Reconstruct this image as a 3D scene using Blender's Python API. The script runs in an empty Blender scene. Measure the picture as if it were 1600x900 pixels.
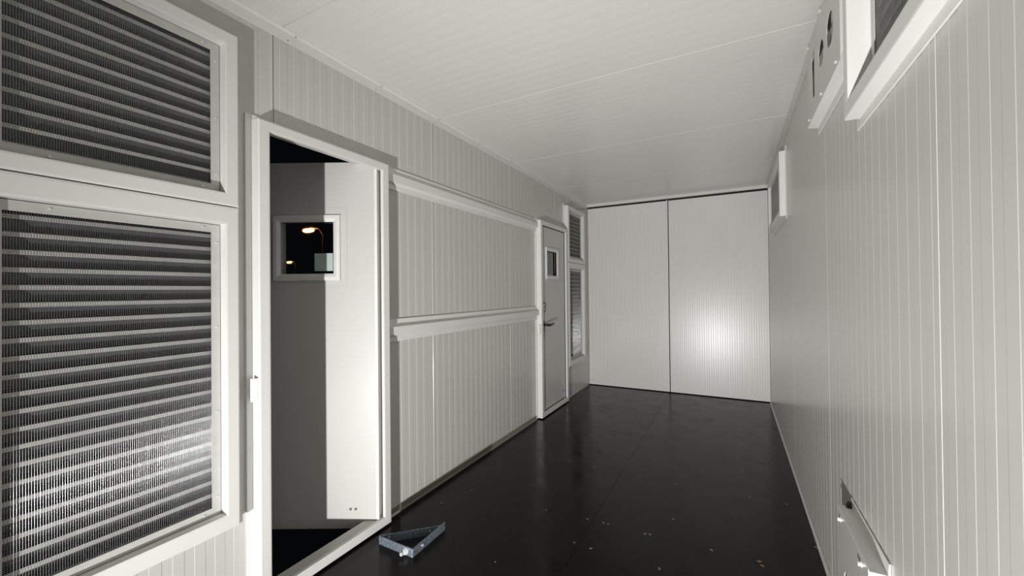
import bpy, bmesh, math, random
from mathutils import Vector, Matrix
random.seed(7)
S = bpy.context.scene
COL = S.collection

# ------------------------------------------------------------------ camera
F_PX, YAW, PITCH, ROLL, CAM_H = 640.234, math.radians(28.272), math.radians(0.4406), math.radians(-0.5775), 1.30
cy, sy = math.cos(YAW), math.sin(YAW)
fw = Vector((-sy*math.cos(PITCH), cy*math.cos(PITCH), math.sin(PITCH)))
rt = Vector((cy, sy, 0)); up = rt.cross(fw)
r2 = rt*math.cos(ROLL)+up*math.sin(ROLL); u2 = -rt*math.sin(ROLL)+up*math.cos(ROLL)
cam = bpy.data.objects.new('camera', bpy.data.cameras.new('camera')); COL.objects.link(cam)
M = Matrix.Identity(4)
for i in range(3):
    M[i][0] = r2[i]; M[i][1] = u2[i]; M[i][2] = -fw[i]
M[2][3] = CAM_H
cam.matrix_world = M
cam.data.sensor_width = 36; cam.data.lens = 36*F_PX/1600; cam.data.clip_start = 0.02; cam.data.clip_end = 300
S.camera = cam

# ------------------------------------------------------------------ world, light, exposure
w = bpy.data.worlds.new('night'); S.world = w; w.use_nodes = True
w.node_tree.nodes['Background'].inputs[0].default_value = (0.010, 0.012, 0.016, 1)
w.node_tree.nodes['Background'].inputs[1].default_value = 0.15
S.view_settings.view_transform = 'Standard'; S.view_settings.look = 'None'
S.view_settings.gamma = 1; S.view_settings.use_curve_mapping = False
S.view_settings.exposure = 0.0
LD = bpy.data.lights.new('work_light', 'SPOT'); LD.shadow_soft_size = 0.024; LD.spot_size = math.radians(106); LD.spot_blend = 1.0; LD.energy = 700; LD.color = (1.0, 0.985, 0.975)
LO = bpy.data.objects.new('work_light', LD); COL.objects.link(LO)
LO.location = (-0.40, -1.25, 0.028)
LO.rotation_euler = Vector((0.04, 1, 0.26)).to_track_quat('-Z', 'Y').to_euler()

# ------------------------------------------------------------------ room numbers
XL, XR, YN, YF, ZC = -1.76, 0.37, -2.3, 5.5, 2.48

# ------------------------------------------------------------------ materials
def new_mat(name):
    m = bpy.data.materials.new(name); m.use_nodes = True
    return m, m.node_tree.nodes, m.node_tree.links, m.node_tree.nodes['Principled BSDF']
def paint(name, col, rough, spec=0.5, var=0.03, scale=6, metal=0.0, bump=0.0, coat=0.0, bscale=60):
    m, n, l, b = new_mat(name)
    tc = n.new('ShaderNodeTexCoord'); no = n.new('ShaderNodeTexNoise'); no.inputs['Scale'].default_value = scale
    no.inputs['Detail'].default_value = 4
    l.new(tc.outputs['Object'], no.inputs['Vector'])
    cr = n.new('ShaderNodeValToRGB')
    cr.color_ramp.elements[0].position = .3; cr.color_ramp.elements[1].position = .7
    cr.color_ramp.elements[0].color = tuple(c*(1-var) for c in col)+(1,)
    cr.color_ramp.elements[1].color = tuple(min(1, c*(1+var)) for c in col)+(1,)
    l.new(no.outputs['Fac'], cr.inputs['Fac']); l.new(cr.outputs['Color'], b.inputs['Base Color'])
    b.inputs['Roughness'].default_value = rough; b.inputs['Metallic'].default_value = metal
    b.inputs['Specular IOR Level'].default_value = spec
    b.inputs['Coat Weight'].default_value = coat; b.inputs['Coat Roughness'].default_value = 0.08
    if bump:
        n2 = n.new('ShaderNodeTexNoise'); n2.inputs['Scale'].default_value = bscale; n2.inputs['Detail'].default_value = 2
        l.new(tc.outputs['Object'], n2.inputs['Vector'])
        bp = n.new('ShaderNodeBump'); bp.inputs['Strength'].default_value = bump; bp.inputs['Distance'].default_value = 0.002
        l.new(n2.outputs['Fac'], bp.inputs['Height']); l.new(bp.outputs['Normal'], b.inputs['Normal'])
    return m
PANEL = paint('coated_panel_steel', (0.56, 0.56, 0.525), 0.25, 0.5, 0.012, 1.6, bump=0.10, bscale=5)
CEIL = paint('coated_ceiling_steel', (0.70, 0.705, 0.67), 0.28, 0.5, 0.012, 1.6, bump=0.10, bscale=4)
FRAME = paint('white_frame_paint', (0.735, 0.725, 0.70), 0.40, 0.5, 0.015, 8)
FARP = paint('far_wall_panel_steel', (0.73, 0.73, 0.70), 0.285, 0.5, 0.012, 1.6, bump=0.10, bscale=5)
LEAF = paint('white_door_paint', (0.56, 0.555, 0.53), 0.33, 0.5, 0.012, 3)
SCRF = paint('grey_screen_frame_paint', (0.50, 0.50, 0.47), 0.42, 0.5, 0.05, 20)
BLADE = paint('dull_coated_blade', (0.105, 0.108, 0.112), 0.36, 0.5, 0.06, 14)
WIRE = paint('galvanised_wire', (0.42, 0.42, 0.42), 0.23, 0.5, 0.1, 30, metal=1.0)
LIP = paint('pale_blade_lip', (0.50, 0.50, 0.48), 0.45, 0.5, 0.06, 14)
ZINC = paint('galvanised_sheet', (0.36, 0.43, 0.50), 0.40, 0.5, 0.5, 110, metal=.75)
SCREW = paint('bright_zinc_screw', (0.75, 0.75, 0.73), 0.28, 0.5, 0.05, 40, metal=.35)
DARKSCREW = paint('dark_screw', (0.12, 0.12, 0.11), 0.45, 0.5, 0.05, 40)
BLACKP = paint('black_handle_plastic', (0.012, 0.012, 0.012), 0.3, 0.5, 0.05, 40)
RUBBER = paint('black_gasket_rubber', (0.02, 0.02, 0.018), 0.6, 0.4, 0.05, 40)
CORE = paint('unlit_foam_core', (0.06, 0.055, 0.045), 0.9, 0.2, 0.1, 20)
GREYP = paint('grey_lamp_pole_paint', (0.2, 0.2, 0.2), 0.5)
FOOTSHADE = paint('olive_grey_foot_shade', (0.20, 0.20, 0.155), 0.5, 0.3, 0.05, 12)  # shadow band at the left wall foot, put into the colour
STICK = paint('pale_window_sticker', (0.42, 0.52, 0.48), 0.55, 0.4, 0.04, 20)

def floor_mat():
    m, n, l, b = new_mat('film_faced_plywood')
    tc = n.new('ShaderNodeTexCoord')
    def noise(sc, det=4, vec=None):
        x = n.new('ShaderNodeTexNoise'); x.inputs['Scale'].default_value = sc; x.inputs['Detail'].default_value = det
        l.new(vec or tc.outputs['Object'], x.inputs['Vector']); return x
    a = noise(2.5, 5)
    cr = n.new('ShaderNodeValToRGB'); cr.color_ramp.elements[0].position = .35; cr.color_ramp.elements[1].position = .75
    cr.color_ramp.elements[0].color = (0.0055, 0.0040, 0.0036, 1); cr.color_ramp.elements[1].color = (0.0125, 0.0092, 0.0082, 1)
    l.new(a.outputs['Fac'], cr.inputs['Fac'])
    # sawdust flecks: voronoi cells, only a few kept
    wv = noise(30, 2)
    vadd = n.new('ShaderNodeVectorMath'); vadd.operation = 'MULTIPLY_ADD'
    l.new(wv.outputs['Color'], vadd.inputs[0]); vadd.inputs[1].default_value = (.02, .02, .02); l.new(tc.outputs['Object'], vadd.inputs[2])
    vo = n.new('ShaderNodeTexVoronoi'); vo.inputs['Scale'].default_value = 7.0; vo.feature = 'F1'
    l.new(vadd.outputs[0], vo.inputs['Vector'])
    lt = n.new('ShaderNodeMath'); lt.operation = 'LESS_THAN'; lt.inputs[1].default_value = 0.062; l.new(vo.outputs['Distance'], lt.inputs[0])
    sep = n.new('ShaderNodeSeparateColor'); l.new(vo.outputs['Color'], sep.inputs[0])
    gt = n.new('ShaderNodeMath'); gt.operation = 'GREATER_THAN'; gt.inputs[1].default_value = 0.62; l.new(sep.outputs[0], gt.inputs[0])
    mu = n.new('ShaderNodeMath'); mu.operation = 'MULTIPLY'; l.new(lt.outputs[0], mu.inputs[0]); l.new(gt.outputs[0], mu.inputs[1])
    mu2 = n.new('ShaderNodeMath'); mu2.operation = 'MULTIPLY'; mu2.inputs[1].default_value = 0.85; l.new(mu.outputs[0], mu2.inputs[0])
    mx = n.new('ShaderNodeMix'); mx.data_type = 'RGBA'
    l.new(mu2.outputs[0], mx.inputs['Factor']); l.new(cr.outputs['Color'], mx.inputs['A']); mx.inputs['B'].default_value = (0.16, 0.105, 0.06, 1)
    l.new(mx.outputs['Result'], b.inputs['Base Color'])
    r = noise(6, 6)
    mr = n.new('ShaderNodeMapRange'); mr.inputs['To Min'].default_value = 0.13; mr.inputs['To Max'].default_value = 0.30
    mr.inputs['From Min'].default_value = .3; mr.inputs['From Max'].default_value = .7
    l.new(r.outputs['Fac'], mr.inputs['Value']); l.new(mr.outputs['Result'], b.inputs['Roughness'])
    b.inputs['Specular IOR Level'].default_value = 0.17
    bp = n.new('ShaderNodeBump'); bp.inputs['Strength'].default_value = .12; bp.inputs['Distance'].default_value = .002
    q = noise(9, 3); l.new(q.outputs['Fac'], bp.inputs['Height']); l.new(bp.outputs['Normal'], b.inputs['Normal'])
    return m
FLOOR = floor_mat()
def glass_mat():
    m, n, l, b = new_mat('window_glass')
    b.inputs['Base Color'].default_value = (0.9, 0.95, 0.93, 1); b.inputs['Roughness'].default_value = 0.02
    b.inputs['Transmission Weight'].default_value = 1.0; b.inputs['IOR'].default_value = 1.45
    return m
GLASS = glass_mat()
def emit(name, col, s):
    m, n, l, b = new_mat(name)
    b.inputs['Base Color'].default_value = (0.1, 0.1, 0.1, 1)
    b.inputs['Emission Color'].default_value = col+(1,); b.inputs['Emission Strength'].default_value = s
    return m
SODIUM = emit('sodium_lamp_glow', (1.0, 0.30, 0.06), 30)

# ------------------------------------------------------------------ helpers
def finish(name, bm, mat, parent=None, smooth=False):
    bmesh.ops.recalc_face_normals(bm, faces=bm.faces[:])
    me = bpy.data.meshes.new(name); bm.to_mesh(me); bm.free()
    if smooth:
        for p in me.polygons: p.use_smooth = True
    me.materials.append(mat)
    o = bpy.data.objects.new(name, me); COL.objects.link(o)
    if parent: o.parent = parent
    return o
def tag(o, label=None, cat=None, group=None, kind=None):
    if label: o['label'] = label
    if cat: o['category'] = cat
    if group: o['group'] = group
    if kind: o['kind'] = kind
    return o
def thing(name, label, cat, loc=(0, 0, 0), group=None, kind=None):
    o = bpy.data.objects.new(name, None); COL.objects.link(o); o.location = loc; o.empty_display_size = 0.1
    return tag(o, label, cat, group, kind)
def box(bm, x0, x1, y0, y1, z0, z1, mtx=None, bev=0.0):
    r = bmesh.ops.create_cube(bm, size=1)
    vs = r['verts']
    for v in vs:
        v.co = Vector(((x0+x1)/2+v.co.x*(x1-x0), (y0+y1)/2+v.co.y*(y1-y0), (z0+z1)/2+v.co.z*(z1-z0)))
    if bev:
        es = list({e for v in vs for e in v.link_edges})
        rr = bmesh.ops.bevel(bm, geom=es, offset=bev, segments=2, affect='EDGES', profile=0.5)
        vs = list({v for f in rr['faces'] for v in f.verts} | {v for v in vs if v.is_valid})
    if mtx:
        for v in vs: v.co = mtx @ v.co
    return vs
def prism(bm, pts, fn, a0, a1):
    """closed 2D outline swept from a0 to a1; fn(p, a) -> Vector"""
    A = [bm.verts.new(fn(p, a0)) for p in pts]; B = [bm.verts.new(fn(p, a1)) for p in pts]
    n = len(pts)
    for i in range(n):
        j = (i+1) % n; bm.faces.new((A[i], A[j], B[j], B[i]))
    bm.faces.new(A); bm.faces.new(B[::-1])
def cyl(bm, c, axis, r, h, seg=24, r2=None):
    axis = Vector(axis).normalized(); q = axis.to_track_quat('Z', 'Y').to_matrix().to_4x4()
    m = Matrix.Translation(Vector(c)) @ q
    return bmesh.ops.create_cone(bm, cap_ends=True, segments=seg, radius1=r, radius2=r if r2 is None else r2, depth=h, matrix=m)['verts']
def tube(bm, pts, r, seg=10):
    pts = [Vector(p) for p in pts]; rings = []
    for i, p in enumerate(pts):
        d = (pts[min(i+1, len(pts)-1)]-pts[max(i-1, 0)]).normalized()
        a = d.orthogonal().normalized() if i == 0 else (rings_a - d*rings_a.dot(d)).normalized()
        rings_a = a; b_ = d.cross(a)
        rr = r[i] if isinstance(r, (list, tuple)) else r
        rings.append([bm.verts.new(p+(a*math.cos(2*math.pi*k/seg)+b_*math.sin(2*math.pi*k/seg))*rr) for k in range(seg)])
    for A, B in zip(rings, rings[1:]):
        for k in range(seg):
            j = (k+1) % seg; bm.faces.new((A[k], A[j], B[j], B[k]))
    bm.faces.new(rings[0][::-1]); bm.faces.new(rings[-1])

# wall side mappings: (v out of the wall, a along y, z)
LEFT = lambda v, a, z: Vector((XL+v, a, z))
RIGHT = lambda v, a, z: Vector((XR-v, a, z))

def rib_profile(a0, a1, seams, pitch, band, h, slope, groove, lip=0.0):
    """height profile along a wall: raised flat bands, joints as grooves"""
    pts = []
    ss = sorted(seams)
    for i, s in enumerate(ss[:-1]):
        e = ss[i+1]
        if lip: pts += [(s-.011, 0.0), (s-.010, lip)]
        pts += [(s-groove/2, lip), (s-groove/2+.0004, -0.010), (s+groove/2-.0004, -0.010), (s+groove/2, 0.0)]
        t = s+0.028
        while t+band+0.016 < e:
            pts += [(t, 0), (t+slope, h), (t+band-slope, h), (t+band, 0)]; t += pitch
    pts = sorted(pts)
    def at(a):
        for (p, q) in zip(pts, pts[1:]):
            if p[0] <= a <= q[0]: return p[1]+(q[1]-p[1])*((a-p[0])/max(1e-9, q[0]-p[0]))
        return 0.0
    return [(a0, at(a0))]+[p for p in pts if a0 < p[0] < a1]+[(a1, at(a1))]
def ribbed(bm, a0, a1, b0, b1, fn, seams, th=0.06, pitch=0.0675, band=0.038, h=0.0010, slope=0.0022, groove=0.003, lip=0.0):
    prof = rib_profile(a0, a1, seams, pitch, band, h, slope, groove, lip)
    outline = [(a, v) for a, v in prof]+[(a1, -th), (a0, -th)]
    prism(bm, outline, lambda p, b: fn(p[1], p[0], b), b0, b1)

# ------------------------------------------------------------------ structure: floor
bm = bmesh.new()
gx = -0.712
cells = [(-1.79, gx, -2.3, 4.50), (gx, XR+.03, -2.3, 4.50), (-1.79, gx, 4.50, 5.5), (gx, XR+.03, 4.50, 5.5)]
for x0, x1, y0, y1 in cells:
    box(bm, x0+.0007, x1-.0007, y0+(.003 if y0 == 4.5 else 0), y1-.0004, -0.03, 0, bev=0.0005)
box(bm, -1.79, XR+.03, -2.3, 5.5, -0.05, -0.028)
fl = tag(finish('floor', bm, FLOOR), 'dark brown glossy plywood floor with fine joints and wood flecks', 'floor', kind='structure')
bm = bmesh.new()
for x in (-1.6, -1.1, -.62, -.35, .05, .28):
    for y in (4.45, 4.55, 5.2, 2.95, 3.6) if x > -1.3 else (4.45, 4.55, 5.1):
        cyl(bm, (x+random.uniform(-.05, .05), y+random.uniform(-.02, .02), 0.0004), (0, 0, 1), 0.007, 0.001, 10)
finish('floor_screws', bm, DARKSCREW, fl)['kind'] = 'stuff'

# ceiling
CS = [-2.2, -1.09, 0.012, 1.114, 2.224, 3.33, 4.42, 5.52]
bm = bmesh.new()
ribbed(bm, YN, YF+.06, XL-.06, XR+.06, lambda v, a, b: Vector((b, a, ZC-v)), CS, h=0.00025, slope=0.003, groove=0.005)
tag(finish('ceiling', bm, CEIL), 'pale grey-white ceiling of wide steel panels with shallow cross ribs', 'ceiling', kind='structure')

# left wall with its openings
LS = [-2.145, -1.07, 0.007, 1.083, 2.165, 3.242, 4.310, 5.385, 6.4]
D1 = (1.031, 1.661, 0.060, 1.978)      # near doorway clear opening (y0,y1,z0,z1)
D2 = (3.835, 4.505, 0.060, 1.978)
W1 = (0.290, 0.860)                     # near louvre opening
W2 = (4.628, 5.155)
ZL = (0.460, 1.567); ZU = (1.688, 2.263)
bm = bmesh.new()
def lw(a0, a1, b0, b1): ribbed(bm, a0, a1, b0, b1, LEFT, LS, h=0.0009, groove=.005, lip=.0018)
lw(YN, W1[0]-.02, 0, ZC)
for W in (W1, W2):
    lw(W[0]-.02, W[1]+.02, 0, ZL[0]-.02); lw(W[0]-.02, W[1]+.02, ZL[1]+.02, ZU[0]-.02); lw(W[0]-.02, W[1]+.02, ZU[1]+.02, ZC)
lw(W1[1]+.02, D1[0]-.03, 0, ZC)
lw(D1[0]-.03, D1[1]+.03, D1[3]+.03, ZC)
lw(D1[1]+.03, D2[0]-.03, 0, ZC)
lw(D2[0]-.03, D2[1]+.03, D2[3]+.03, ZC)
lw(D2[1]+.03, W2[0]-.02, 0, ZC)
lw(W2[1]+.02, YF, 0, ZC)
tag(finish('wall_left', bm, PANEL), 'left wall of ribbed grey-white steel panels', 'wall', kind='structure')

# right wall with its openings
RS = [-2.16, -1.06, 0.04, 1.143, 2.245, 3.425, 4.50, 5.6]
R1 = (1.03, 1.629, 1.892, 2.30); R2 = (3.775, 4.80, 1.905, 2.30)
bm = bmesh.new()
def rw(a0, a1, b0, b1): ribbed(bm, a0, a1, b0, b1, RIGHT, RS, h=0.00048, groove=.0035)
g = .02
R1w, R2w = R1, R2
R1, R2 = (R1[0]-g, R1[1]+g, R1[2]-g, R1[3]+g), (R2[0]-g, R2[1]+g, R2[2]-g, R2[3]+g)
rw(YN, R1[0], 0, ZC); rw(R1[0], R1[1], 0, R1[2]); rw(R1[0], R1[1], R1[3], ZC)
rw(R1[1], 1.83, 0, ZC)
rw(1.83, 1.93, 0, ZC); rw(1.93, 2.42, 0, 2.37); rw(1.93, 2.42, 2.445, ZC); rw(2.42, 2.62, 0, 2.22); rw(2.42, 2.62, 2.445, ZC)
rw(2.62, R2[0], 0, ZC); rw(R2[0], R2[1], 0, R2[2]); rw(R2[0], R2[1], R2[3], ZC); rw(R2[1], YF, 0, ZC)
R1, R2 = R1w, R2w
tag(finish('wall_right', bm, PANEL), 'right wall of ribbed grey-white steel panels', 'wall', kind='structure')

# far wall: two wide panels with a dark gap, gap under the header
wf = thing('wall_far', 'far end wall of two wide pale steel panels with a dark gap between', 'wall', (0, YF, 0), kind='structure')
def far_panel(x0, x1, seams):
    bm = bmesh.new()
    ribbed(bm, x0, x1, 0.010, 2.424, lambda v, a, b: Vector((a, -v, b)), seams, th=0.05, pitch=0.05, band=0.027, h=0.0015, slope=0.004, groove=0.001)
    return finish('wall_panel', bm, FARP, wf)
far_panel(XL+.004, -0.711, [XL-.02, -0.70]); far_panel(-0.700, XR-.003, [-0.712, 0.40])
bm = bmesh.new()
prism(bm, [(-.713, -.004), (-.722, -.004), (-.722, 0.0), (-.716, .02), (-.7115, .02)], lambda p, b: Vector((p[0], p[1]-.0006, b)), .012, 2.436)
finish('panel_edge_trim', bm, FRAME, wf)
bm = bmesh.new(); box(bm, XL-.06, XR+.06, 0.062, 0.09, 0, ZC); finish('backing', bm, CORE, wf)
bm = bmesh.new(); box(bm, XL-.06, XR+.06, YN-.06, YN, 0, ZC)
tag(finish('wall_near', bm, PANEL), 'plain steel wall closing the room behind the viewer', 'wall', kind='structure')

# cornices, header, left foot shade strip, right base channel
def lprof(bm, fn, a0, a1, wv=0.048, wc=0.026, t=0.002):
    pts = [(0.0, ZC-wv), (t, ZC-wv), (t*1.5, ZC-.004), (.006, ZC-t), (wc, ZC-t), (wc, ZC-.0005), (0, ZC-.0005)]
    prism(bm, pts, lambda p, a: fn(p[0]+.0006, a, p[1]), a0, a1)
for nm, fn, lab, off in (('trim_1', LEFT, 'folded white cornice strip along the left wall under the ceiling', 0), ('trim_2', RIGHT, 'folded white cornice strip along the right wall under the ceiling', 0)):
    bm = bmesh.new(); lprof(bm, fn, YN, YF-.002)
    o = tag(finish(nm, bm, FRAME if nm == 'trim_1' else PANEL), lab, 'trim', kind='structure')
    bm = bmesh.new()
    for k in range(-3, 10):
        y = 0.13+k*0.52+(0.45 if k < 0 else .5)
        for (v, z, ax) in ((0.003, ZC-.036, 1), (0.014, ZC-.0075, -1)):
            c = fn(v, y+(0.03 if ax < 0 else 0), z)
            cyl(bm, c, fn(1, 0, 0)-fn(0, 0, 0) if ax == 1 else (0, 0, -1), 0.003, 0.002, 8)
    finish('screws', bm, DARKSCREW, o)['kind'] = 'stuff'
bm = bmesh.new(); prism(bm, [(0, ZC), (0, 2.452), (.004, 2.447), (.022, 2.447), (.028, 2.455), (.028, ZC)], lambda p, a: Vector((a, YF-p[0]-.0005, p[1])), XL+.004, XR-.004)
tag(finish('trim_3', bm, FRAME), 'white header strip across the top of the far wall', 'trim', kind='structure')
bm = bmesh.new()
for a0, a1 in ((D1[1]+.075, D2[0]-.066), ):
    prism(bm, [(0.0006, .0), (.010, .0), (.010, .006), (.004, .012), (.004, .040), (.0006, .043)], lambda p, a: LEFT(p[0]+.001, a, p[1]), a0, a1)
tag(finish('foot_shade_left', bm, FOOTSHADE), 'narrow olive-grey strip coloured as shade along the foot of the left wall between the doors', 'baseboard', kind='structure')  # added strip, its dark tone stands in for a shadow band
bm = bmesh.new()
prism(bm, [(0.001, 0), (.010, 0), (.010, .004), (.003, .008), (.003, .022), (.001, .024)], lambda p, a: RIGHT(p[0]+.001, a, p[1]), YN, YF-.003)
tag(finish('baseboard_right', bm, PANEL), 'thin pale channel along the foot of the right wall', 'baseboard', kind='structure')

# rails on the left wall
def rail(name, label, zc, proud, fh, bh):
    bm = bmesh.new()
    pts = [(.0015, zc-fh), (.010, zc-fh), (.013, zc-bh-.010), (proud-.003, zc-bh), (proud, zc-bh+.004), (proud, zc+bh-.004), (proud-.003, zc+bh), (.013, zc+bh), (.010, zc+fh), (.0015, zc+fh)]
    prism(bm, pts, lambda p, a: LEFT(p[0], a, p[1]), D1[1]+.0745, D2[0]-.066)
    tag(finish(name, bm, FRAME), label, 'trim', kind='structure')
rail('trim_4', 'white stepped rail high on the left wall level with the door tops', 1.967, .031, .064, .026)
rail('trim_5', 'white stepped rail at waist height on the left wall between the doors', 1.077, .034, .066, .025)

# ------------------------------------------------------------------ mitred frames
def mitre(bm, rect, prof, fn, wid, fl):
    """rect a0,a1,z0,z1; prof: (s, f, v) with offset = s*wid + f*fl ; wid/fl = (left, right, bottom, top)"""
    a0, a1, z0, z1 = rect; rings = []
    for s, f, v in prof:
        o = [s*wid[i]+f*fl[i] for i in range(4)]
        rings.append([bm.verts.new(fn(v, a, z)) for a, z in ((a0-o[0], z0-o[2]), (a1+o[1], z0-o[2]), (a1+o[1], z1+o[3]), (a0-o[0], z1+o[3]))])
    n = len(rings)
    for i in range(n):
        A, B = rings[i], rings[(i+1) % n]
        for k in range(4):
            j = (k+1) % 4
            bm.faces.new((A[k], A[j], B[j], B[k]))
def box_prof(p, deep, thin=.010, e=.004):
    return [(0, 0, -deep), (0, 0, p-e), (e*12/.6*.06/.048*.06, 0, p-e*.35), (.12, 0, p), (.88, 0, p), (.97, 0, p-e*.35), (1, 0, p-e), (1, 0, thin+.002), (1, .06, thin), (1, 1, thin), (1, 1, .0012), (.6, 0, .0012), (.6, 0, -deep)]

def pane_screen(parent, rect, fn, v):
    """flat steel frame with screws, wire mesh inside"""
    a0, a1, z0, z1 = rect
    bm = bmesh.new()
    mitre(bm, (a0+.032, a1-.032, z0+.032, z1-.032), [(0, 0, v-.003), (0, 0, v), (1, 0, v), (1, 0, v-.003)], fn, (.0295,)*4, (0,)*4)
    sf = finish('screen_frame', bm, SCRF, parent)
    # gasket shadow gap
    bm = bmesh.new()
    mitre(bm, (a0+.0025, a1-.0025, z0+.0025, z1-.0025), [(0, 0, v-.012), (0, 0, v-.004), (1, 0, v-.004), (1, 0, v-.012)], fn, (.0025,)*4, (0,)*4)
    finish('gasket', bm, RUBBER, parent)
    ax = fn(1, 0, 0)-fn(0, 0, 0)
    nz = max(1, round((z1-z0)/.36)); na = 2
    sp = [(a, z) for a in (a0+.016, a1-.016) for z in [z0+.07+(z1-z0-.14)*i/nz for i in range(nz+1)]]
    sp += [(a, z) for z in (z0+.016, z1-.016) for a in (a0+.12, a1-.06)]
    for a, z in sp:
        bm = bmesh.new(); cyl(bm, fn(v+.001, a, z), ax, .0038, .003, 12); finish('screw', bm, SCREW, sf)
    # wires
    bm = bmesh.new(); p = .0055
    def wire(A, B, r=.0005):
        d = (B-A).normalized(); e1 = ax.normalized(); e2 = d.cross(e1)
        ra = [bm.verts.new(A+(e1*math.cos(t)+e2*math.sin(t))*r) for t in [math.pi/3*k for k in range(6)]]
        rb = [bm.verts.new(B+(e1*math.cos(t)+e2*math.sin(t))*r) for t in [math.pi/3*k for k in range(6)]]
        for k in range(6): bm.faces.new((ra[k], ra[(k+1) % 6], rb[(k+1) % 6], rb[k]))
    a = a0+.020
    while a < a1-.018: wire(fn(v-.0045, a, z0+.018), fn(v-.0045, a, z1-.018)); a += p
    z = z0+.020
    while z < z1-.018: wire(fn(v-.0053, a0+.018, z), fn(v-.0053, a1-.018, z), .0003); z += p
    finish('wire_screen', bm, WIRE, parent, smooth=True)

def blades(parent, rect, fn, v, pitch, top=None):
    a0, a1, z0, z1 = rect
    bm = bmesh.new(); lb = bmesh.new(); z = (top if top is not None else z1-.045)
    while z > z0-.02:
        # inner lip, blade sloping down to the outside, drip edge
        pts = [(v, z+.006), (v, z-.006), (v-.0012, z-.0065), (v-.003, z-.001), (v-.044, z-.040), (v-.052, z-.041), (v-.052, z-.0395), (v-.0435, z-.0385), (v-.003, z+.0012)]
        prism(bm, pts, lambda p, a: fn(p[0], a, p[1]), a0+.004, a1-.004)
        prism(lb, [(v+.0002, z+.0065), (v+.0002, z-.0065), (v+.0012, z-.0065), (v+.0012, z+.0065)], lambda p, a: fn(p[0], a, p[1]), a0+.004, a1-.004)
        z -= pitch
    finish('louvre_blades', bm, BLADE, parent); finish('blade_lips', lb, LIP, parent)
    bm = bmesh.new()
    mitre(bm, (a0+.001, a1-.001, z0+.001, z1-.001), [(0, 0, v-.062), (0, 0, v+.006), (1, 0, v+.006), (1, 0, v-.062)], fn, (.004,)*4, (0,)*4)
    finish('louvre_casing', bm, BLADE, parent)

def louvre_window(name, label, W, fn):
    t = thing(name, label, 'louvred window', fn(0, W[0], 0)*0, kind='structure')
    P = .060
    bm = bmesh.new()
    mitre(bm, (W[0], W[1], ZL[0], ZL[1]), box_prof(P, .055), fn, (.048, .048, .060, .0685), (.024, .024, .024, .0))
    finish('frame', bm, FRAME, t)
    bm = bmesh.new()
    mitre(bm, (W[0], W[1], ZU[0], ZU[1]), box_prof(P, .055), fn, (.048, .048, .0485, .048), (.024, .024, .0, .024))
    finish('frame', bm, FRAME, t)
    v = .022
    for (z0, z1, topz) in ((ZL[0], ZL[1], None), (ZU[0], ZU[1], None)):
        pane_screen(t, (W[0], W[1], z0, z1), fn, v)
        blades(t, (W[0], W[1], z0, z1), fn, v-.022, .0495)
    return t
louvre_window('window_1', 'large louvred vent pair behind wire mesh in white frames at the left edge', W1, LEFT)
louvre_window('window_2', 'narrow-looking louvred vent pair in white frames beside the closed far door', W2, LEFT)

def small_window(name, label, R, P, sv):
    t = thing(name, label, 'louvred window', kind='structure')
    bm = bmesh.new()
    mitre(bm, R, box_prof(P, .058, thin=.006), RIGHT, (.050, .048, .052, .048), (.03,)*4)
    finish('frame', bm, FRAME, t)
    pane_screen(t, R, RIGHT, sv); blades(t, R, RIGHT, sv-.018, .0495)
small_window('window_3', 'white-framed louvred opening high on the right wall, nearest the viewer', R1, .045, -.014)
small_window('window_4', 'white-framed louvred opening high on the right wall by the far corner', R2, .045, .022)

# ------------------------------------------------------------------ doors
def half_cyl(bm, fn, a, z0, z1, v, r):
    n = 12; pts = [(v+r*.8*math.sin(math.pi*k/n), a+r*math.cos(math.pi*k/n)) for k in range(n+1)]
    prism(bm, pts, lambda p, z: fn(p[0], p[1], z), z0, z1)

def door_frame(t, D, deep=-.042):
    bm = bmesh.new()
    mitre(bm, D, box_prof(.060, deep), LEFT, (.047, .047, D[2]-.012, .043), (.024, .024, 0, .024))
    finish('frame', bm, FRAME, t)
    bm = bmesh.new(); box(bm, XL-.028, XL+.034, D[0]-.01, D[1]+.01, D[2]-.034, D[2]-.006, bev=.002)
    finish('threshold', bm, SCRF, t)
    bm = bmesh.new(); box(bm, XL-.062, XL-.001, D[1]+.020, D[1]+.029, 0, D[3]); finish('hinge_gap_shade', bm, CORE, t)  # added dark sheet, shade of the hinge gap put into its colour
    bm = bmesh.new(); half_cyl(bm, LEFT, D[0]-.050, .862, .955, .036, .021); finish('latch_keep', bm, FRAME, t, smooth=False)

def leaf_mesh(wd, ht, th, win):
    """leaf in local x (0 at hinge, -wd at latch), y thickness (0 front, th back), z; window hole win=(x0,x1,z0,z1)"""
    bm = bmesh.new(); x0, x1, z0, z1 = win
    box(bm, -wd, x0, 0, th, 0, ht); box(bm, x1, 0, 0, th, 0, ht); box(bm, x0, x1, 0, th, 0, z0); box(bm, x0, x1, 0, th, z1, ht)
    bmesh.ops.remove_doubles(bm, verts=bm.verts[:], dist=1e-5)
    # drop inner walls between the pieces
    kill = [f for f in bm.faces if abs(f.normal.x) > .9 and any(abs(f.calc_center_median().x-q) < 1e-4 for q in (x0, x1)) and not (z0 < f.calc_center_median().z < z1 and False)]
    return bm

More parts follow.
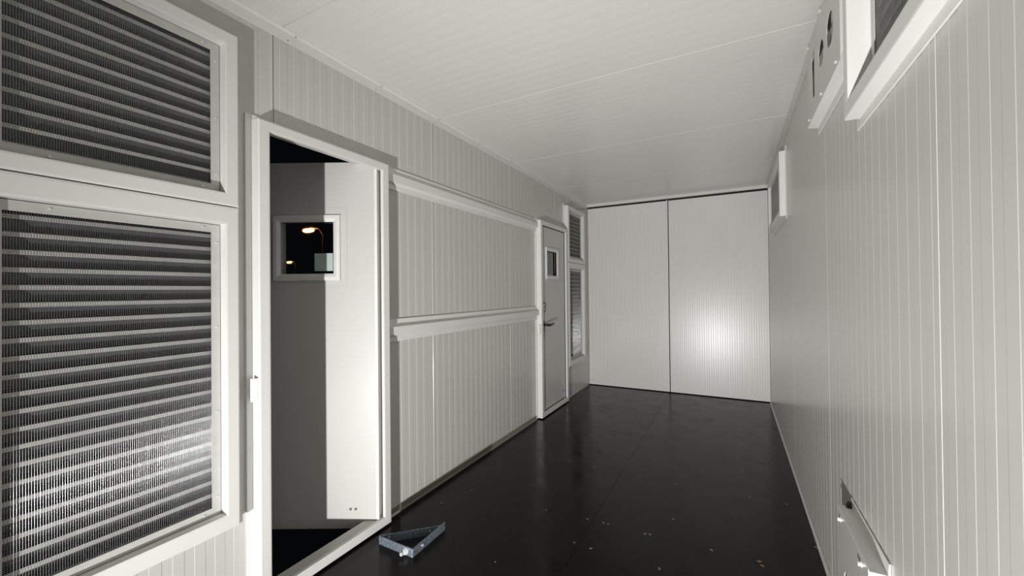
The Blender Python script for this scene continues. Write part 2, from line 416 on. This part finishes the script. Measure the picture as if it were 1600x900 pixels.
def win_trim(parent, win, th, mtl=FRAME):
    x0, x1, z0, z1 = win
    for nm, sgn, base in (('window_trim', -1, 0.0), ('window_trim', 1, th)):
        fn = lambda v, a, z: Vector((a, base+sgn*v, z))
        bm = bmesh.new()
        mitre(bm, (x0, x1, z0, z1), [(0, 0, -.02), (0, 0, .006), (.45, 0, .014), (.95, 0, .014), (1, 0, .010), (1, 0, .001), (.6, 0, .001), (.6, 0, -.02)], fn, (.038,)*4, (0,)*4)
        finish(nm, bm, mtl, parent)
    bm = bmesh.new(); box(bm, x0-.006, x1+.006, th/2-.003, th/2+.003, z0-.006, z1+.006)
    finish('pane', bm, GLASS, parent)

# near door, standing open outwards
d1 = thing('door_1', 'open white door with small square window in the near doorway', 'door', kind='structure')
door_frame(d1, D1)
ang = math.radians(28.3)
fwd = Vector((-sy, cy, 0)); rgt = Vector((cy, sy, 0))
hinge = fwd*2.25+rgt*(-0.742)
M1 = Matrix.Translation((hinge.x, hinge.y, 0.012)) @ Matrix.Rotation(YAW, 4, 'Z')
def px_lat(px): return (px-800)*.003516+.742           # local x on the leaf for a photo column
win1 = (-.5265, -.2345, 1.394, 1.678)
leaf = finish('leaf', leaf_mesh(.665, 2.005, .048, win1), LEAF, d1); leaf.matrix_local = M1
win_trim(leaf, win1, .048)
bm = bmesh.new()
mitre(bm, (win1[0]-.072, win1[1]+.072, win1[2]-.072, win1[3]+.078), [(0, 0, -.0005), (0, 0, .0012), (1, 0, .0012), (1, 0, -.0005)], lambda v, a, z: Vector((a, -v, z)), (.002,)*4, (0,)*4)
finish('sealant_line', bm, SCRF, leaf)
bm = bmesh.new(); box(bm, -.350, -.248, .0185, .0205, 1.410, 1.508); finish('sticker', bm, STICK, leaf)['label'] = 'pale square sticker on the pane'
for x in (-.152, -.124):
    bm = bmesh.new(); cyl(bm, (x, -.001, .106), (0, 1, 0), .0068, .006, 16); finish('bolt', bm, DARKSCREW, leaf)
bm = bmesh.new(); box(bm, -.0115, .004, -.0016, .050, 0.002, 2.003, bev=.0012); finish('edge_strip', bm, FRAME, leaf)
for z in (.22, .98, 1.30, 1.75):
    bm = bmesh.new(); cyl(bm, (D1[1]-.004, 0, 0), (0, 0, 1), .001, .001, 8); bm.clear()
    c = Vector((XL-.068, D1[1]-.006, z)); cyl(bm, c, (0, 0, 1), .0085, .10, 16); cyl(bm, c+Vector((0, 0, .055)), (0, 0, 1), .0065, .012, 16)
    finish('hinge', bm, GREYP if False else SCREW, d1)

# far door, closed
d2 = thing('door_2', 'closed white door with small window and black lever handle', 'door', kind='structure')
door_frame(d2, D2)
M2 = Matrix.Translation((XL+.034, D2[0]+.003, D2[2]+.003)) @ Matrix.Rotation(math.radians(90), 4, 'Z')
WD2 = D2[1]-D2[0]-.006
# local x runs along +y here
win2 = (.155, .425, 1.40, 1.66)
bm = bmesh.new(); H2 = D2[3]-D2[2]-.006
box(bm, 0, win2[0], 0, .048, 0, H2); box(bm, win2[1], WD2, 0, .048, 0, H2); box(bm, win2[0], win2[1], 0, .048, 0, win2[2]); box(bm, win2[0], win2[1], 0, .048, win2[3], H2)
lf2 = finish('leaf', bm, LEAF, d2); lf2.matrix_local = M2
# its inner face is local -y (towards the room)
win_trim(lf2, win2, .048)
bm = bmesh.new(); mitre(bm, (.004, WD2-.004, .004, H2-.004), [(0, 0, -.004), (0, 0, .0006), (1, 0, .0006), (1, 0, -.004)], lambda v, a, z: Vector((a, -v, z)), (.006,)*4, (0,)*4)
finish('gasket', bm, RUBBER, lf2)
hx = .040; hz = .885
bm = bmesh.new(); box(bm, hx-.024, hx+.024, -.010, -.0005, .800, .932, bev=.003)
finish('lock_plate', bm, BLACKP, lf2)
bm = bmesh.new(); tube(bm, [(hx, -.008, hz), (hx, -.040, hz), (hx+.012, -.054, hz), (hx+.05, -.058, hz-.003), (hx+.11, -.058, hz), (hx+.165, -.052, hz+.006)], [.013, .013, .014, .014, .0135, .011], 12)
finish('lever', bm, BLACKP, lf2, smooth=True)
bm = bmesh.new(); cyl(bm, (hx, -.005, .765), (0, 1, 0), .023, .010, 24); finish('key_rosette', bm, BLACKP, lf2)
bm = bmesh.new(); cyl(bm, (hx, -.011, .765), (0, 1, 0), .008, .004, 16); finish('lock_cylinder', bm, SCREW, lf2)
# oval indicator plate above the handle
n = 28; ov = [(hx+.012+.048*math.copysign(abs(math.cos(t))**.7, math.cos(t)), 1.067+.052*math.copysign(abs(math.sin(t))**.6, math.sin(t))) for t in [2*math.pi*k/n for k in range(n)]]
bm = bmesh.new(); prism(bm, ov, lambda p, a: Vector((p[0], a, p[1])), -.0005, -.007)
finish('lock_escutcheon', bm, BLACKP, lf2)
bm = bmesh.new(); prism(bm, [(hx+.012+(x-hx-.012)*.55, 1.067+(z-1.067)*.68) for x, z in ov], lambda p, a: Vector((p[0], a, p[1])), -.007, -.009)
finish('lock_cover', bm, LEAF, lf2)
bm = bmesh.new(); box(bm, hx+.006, hx+.018, -.011, -.009, 1.055, 1.080); finish('key_slot', bm, BLACKP, lf2)
for dx in (0, .03):
    bm = bmesh.new(); cyl(bm, (WD2-.085+dx, -.002, .085+dx*.2), (0, 1, 0), .0068, .006, 16); finish('bolt', bm, DARKSCREW, lf2)

# ------------------------------------------------------------------ access panels on the right wall
def cut(o, cutter_bm):
    me = bpy.data.meshes.new('c'); bmesh.ops.recalc_face_normals(cutter_bm, faces=cutter_bm.faces[:]); cutter_bm.to_mesh(me); cutter_bm.free()
    c = bpy.data.objects.new('c', me); COL.objects.link(c); c.parent = o.parent
    m = o.modifiers.new('b', 'BOOLEAN'); m.object = c; m.operation = 'DIFFERENCE'; m.solver = 'EXACT'
    bpy.context.view_layer.update()
    ev = o.evaluated_get(bpy.context.evaluated_depsgraph_get())
    nm = bpy.data.meshes.new_from_object(ev); o.modifiers.clear(); o.data = nm
    bpy.data.objects.remove(c)

px0, px1, pz0, pz1, PV = 1.712, 2.350, 2.062, 2.424, .045
t = thing('access_panel', 'white metal plate with two round holes and a slot, high on the right wall', 'panel', (XR, (px0+px1)/2, pz0))
L = lambda v, a, z: Vector((-v, a-(px0+px1)/2, z-pz0))
bm = bmesh.new(); prism(bm, [(px0, pz0), (px1, pz0), (px1, pz1), (px0, pz1)], lambda p, v: L(v, p[0], p[1]), PV-.0015, PV)
pl = finish('cover_plate', bm, PANEL, t)
cb = bmesh.new()
def hole(cb, fn, a, z, ra, rz):
    pts = [(a+ra*math.cos(2*math.pi*k/32), z+rz*math.sin(2*math.pi*k/32)) for k in range(32)]
    prism(cb, pts, lambda p, v: fn(v, p[0], p[1]), PV-.01, PV+.01)
hole(cb, L, 2.035, 2.243, .050, .050); hole(cb, L, 1.868, 2.246, .060, .060)
prism(cb, [(2.188, 2.139), (2.248, 2.139), (2.248, 2.335), (2.188, 2.352)], lambda p, v: L(v, p[0], p[1]), PV-.01, PV+.01)
cut(pl, cb)
for a in (1.775, 2.038, 2.330):
    for z in (pz0+.018, pz1-.004):
        bm = bmesh.new(); cyl(bm, L(PV+.002, a, z-(.0 if z < 2.2 else .006)), (1, 0, 0), .0055, .006, 12); finish('screw', bm, SCREW, pl)
bm = bmesh.new()
prism(bm, [(0.0015, pz0-.044), (.005, pz0-.044), (.006, pz0-.010), (PV-.006, pz0-.004), (PV, pz0-.003), (PV-.003, pz0+.001), (.0015, pz0+.001)], lambda p, a: L(p[0], a, p[1]), px0-.03, px1+.03)
finish('ledge', bm, FRAME, t)
for a in (px0,):
    bm = bmesh.new(); prism(bm, [(a, pz0+.001), (a+.003, pz0+.001), (a+.003, pz1), (a, pz1)], lambda p, v: L(v, p[0], p[1]), .0015, PV-.0016)
    finish('side', bm, PANEL, t)

qx0, qx1, qz0, qz1 = 1.485, 1.850, .150, .512
t = thing('floor_access_panel', 'white metal box cover with ledge on top, low on the right wall near the floor', 'panel', (XR, (qx0+qx1)/2, qz0))
L2 = lambda v, a, z: Vector((-v, a-(qx0+qx1)/2, z-qz0))
bm = bmesh.new(); prism(bm, [(qx0, qz0), (qx1, qz0), (qx1, qz1), (qx0, qz1)], lambda p, v: L2(v, p[0], p[1]), PV-.003, PV)
pl = finish('cover_plate', bm, PANEL, t)
cb = bmesh.new(); hole(cb, L2, 1.735, .300, .045, .045); hole(cb, L2, 1.59, .30, .05, .05); cut(pl, cb)
for a in (1.823, 1.556):
    bm = bmesh.new(); cyl(bm, L2(PV+.004, a, .483), (1, 0, 0), .0065, .010, 12); cyl(bm, L2(PV+.001, a, .483), (1, 0, 0), .0095, .002, 16); finish('screw', bm, SCREW, pl)
bm = bmesh.new()
prism(bm, [(.0015, qz1+.036), (.005, qz1+.036), (.007, qz1+.004), (PV, qz1+.004), (PV, qz1+.0005), (.0015, qz1+.0005)], lambda p, a: L2(p[0], a, p[1]), qx0-.02, qx1+.02)
finish('ledge', bm, FRAME, t)
bm = bmesh.new(); prism(bm, [(.006, qz1+.0045), (.022, qz1+.0045), (.016, qz1+.022), (.006, qz1+.022)], lambda p, a: L2(p[0], a, p[1]), qx1+.0, qx1+.018)
finish('end_cap', bm, CORE, t)
for a in (qx0, qx1-.003):
    bm = bmesh.new(); prism(bm, [(a, qz0), (a+.003, qz0), (a+.003, qz1), (a, qz1)], lambda p, v: L2(v, p[0], p[1]), .0015, PV-.003)
    finish('side', bm, PANEL, t)

# ------------------------------------------------------------------ galvanised bracket on the floor
A = Vector((-1.626, 1.540, 0)); B = Vector((-1.393, 1.536, 0)); C_ = Vector((-1.398, 1.800, 0))
hb = .043
t = thing('metal_bracket', 'galvanised triangular strap bracket with a bolt lying on the dark floor', 'bracket', (-1.48, 1.62, 0))
O = Vector((-1.48, 1.62, 0))
def strip(bm, P, Q, th=.003, z0=.0008, z1=hb, side=1):
    d = (Q-P).normalized(); nrm = Vector((-d.y, d.x, 0))*th*side
    pts = [P, Q, Q+nrm, P+nrm]
    prism(bm, pts, lambda p, z: Vector((p.x, p.y, z))-O, z0, z1)
bm = bmesh.new()
strip(bm, A+Vector((.003, 0, 0)), B-Vector((.004, 0, 0))); strip(bm, B+Vector((0, .004, 0)), C_)
tube_pts = [(B+Vector((-.004, 0, 0))), (B+Vector((-.0012, .0012, 0))), (B+Vector((0, .004, 0)))]
strip(bm, tube_pts[0], tube_pts[1]); strip(bm, tube_pts[1], tube_pts[2])
fr = finish('right_angle_strap', bm, ZINC, t)
bm = bmesh.new(); E_ = B.lerp(C_, .86)+Vector((-.0035, 0, 0)); strip(bm, A+Vector((.001, .004, 0)), E_, side=-1)
strip(bm, A+Vector((.003, 0.0005, 0)), A+Vector((.0008, .004, 0)), side=-1)
dg = finish('diagonal_strap', bm, ZINC, t)
for q in (.08, .17, .83):
    p = A.lerp(E_, q)+Vector((.0005, -.0035, .024)); d = (E_-A).normalized(); nrm = Vector((d.y, -d.x, 0))
    bm = bmesh.new(); cyl(bm, p-O, nrm, *((.005, .004) if q < .5 else (.007, .004)), 12); finish('rivet', bm, SCREW, dg)
bm = bmesh.new(); c = B+Vector((.001, .075, .022))-O
cyl(bm, c, (1, 0, 0), .007, .002, 16); finish('rivet', bm, SCREW, fr)
bm = bmesh.new(); c = B+Vector((-.045, -.002, .022))-O
cyl(bm, c, (0, 1, 0), .017, .003, 24); bt = finish('washer', bm, SCREW, t)
bm = bmesh.new(); cyl(bm, c+Vector((0, -.006, 0)), (0, 1, 0), .0145, .011, 6); cyl(bm, c+Vector((0, -.020, 0)), (0, 1, 0), .0085, .022, 16, r2=.008)
finish('bolt', bm, SCREW, t)
bm = bmesh.new(); cyl(bm, c+Vector((0, .010, 0)), (0, 1, 0), .0105, .008, 6); finish('bolt_head', bm, SCREW, t)

# ------------------------------------------------------------------ street lamps in the night outside, seen through the open door's pane
def street_lamp(px, py, dist, label):
    d = fw + r2*((px-800)/F_PX) + u2*((450-py)/F_PX)
    p = Vector((0, 0, CAM_H))+d*dist
    t = thing('street_lamp', label, 'street lamp', (p.x+.9, p.y+.4, -.3), 'street lamps outside')
    q = p-Vector(t.location)
    bm = bmesh.new(); tube(bm, [(0, 0, 0), (0, 0, q.z*.6), (0, 0, q.z-.3), (q.x*.3, q.y*.3, q.z+.1), (q.x*.8, q.y*.8, q.z+.15)], [.09, .07, .05, .04, .035], 10)
    finish('pole', bm, GREYP, t, smooth=True)
    bm = bmesh.new(); box(bm, -.45, .25, -.14, .14, .05, .16, Matrix.Translation(q), bev=.03); finish('lamp_housing', bm, GREYP, t)
    bm = bmesh.new(); vs = bmesh.ops.create_uvsphere(bm, u_segments=16, v_segments=8, radius=1)['verts']
    for v in vs: v.co = Vector((v.co.x*.50, v.co.y*.20, v.co.z*.13))+q
    finish('lamp_lens', bm, SODIUM, t, smooth=True)
street_lamp(482, 360, 26, 'glowing orange street lamp seen through the door pane, upper one')
street_lamp(452, 410, 62, 'small orange street lamp at the lower left of the door pane')

# ------------------------------------------------------------------ wood chips dropped on the floor
def ray_floor(px, py):
    d = fw + r2*((px-800)/F_PX) + u2*((450-py)/F_PX); t = CAM_H/-d.z
    return Vector((d.x*t, d.y*t, 0))
WOOD = paint('pale_wood_chip', (0.30, 0.21, 0.11), 0.7, 0.3, 0.3, 60)
for px, py, sz, lab in [
        (943, 817, 0.01, 'pale wood chip left of its twin near the middle of the floor'),
        (950, 819, 0.008, 'smaller pale wood chip right of its twin near the middle of the floor'),
        (1008, 834, 0.011, 'tan wood chip, left one of the close pair right of the floor middle'),
        (1016, 835, 0.01, 'tan wood chip, right one of the close pair right of the floor middle'),
        (1111, 859, 0.012, 'single yellowish wood chip between the middle pair and the lower right pair'),
        (1186, 877, 0.013, 'larger yellowish wood chip, upper one of the lower right pair'),
        (1191, 884, 0.01, 'smaller yellowish wood chip, lower one of the lower right pair'),
        (1030, 888, 0.011, 'tan wood chip closest to the bottom of the photo, right of the floor joint'),
        (897, 848, 0.007, 'small wood chip just left of the long floor joint, below the middle'),
        (923, 857, 0.008, 'small wood chip just right of the long floor joint, near the bottom'),
        (1052, 811, 0.009, 'lone wood chip above and right of the middle pair'),
        (918, 811, 0.008, 'tiny wood chip on the left of the middle pale pair'),
        (853, 797, 0.007, 'tiny wood chip below the bright door jamb reflection on the floor'),
        (737, 766, 0.007, 'tiny wood chip farthest to the left back, beside the left wall'),
        (690, 786, 0.01, 'wood chip on the floor just behind the galvanised bracket'),
        (1275, 855, 0.009, 'wood chip lying against the foot of the right wall'),
        (1160, 735, 0.01, 'wood chip farthest back on the right half of the floor'),
        (774, 878, 0.007, 'small wood chip right of and in front of the galvanised bracket'),
        ]:
    p = ray_floor(px, py); bm = bmesh.new(); k = 7; a0 = random.uniform(0, 6)
    pts = [(math.cos(a0+2*math.pi*j/k)*sz*random.uniform(.5, 1.15), math.sin(a0+2*math.pi*j/k)*sz*.55*random.uniform(.6, 1.1)) for j in range(k)]
    prism(bm, pts, lambda q, z: Vector((q[0], q[1], z)), 0, .0012)
    o = tag(finish('wood_chip', bm, WOOD), lab, 'wood chip', 'wood chips scattered on the floor')
    o.location = (p.x, p.y, .0003); o.rotation_euler = (0, 0, random.uniform(0, 3))
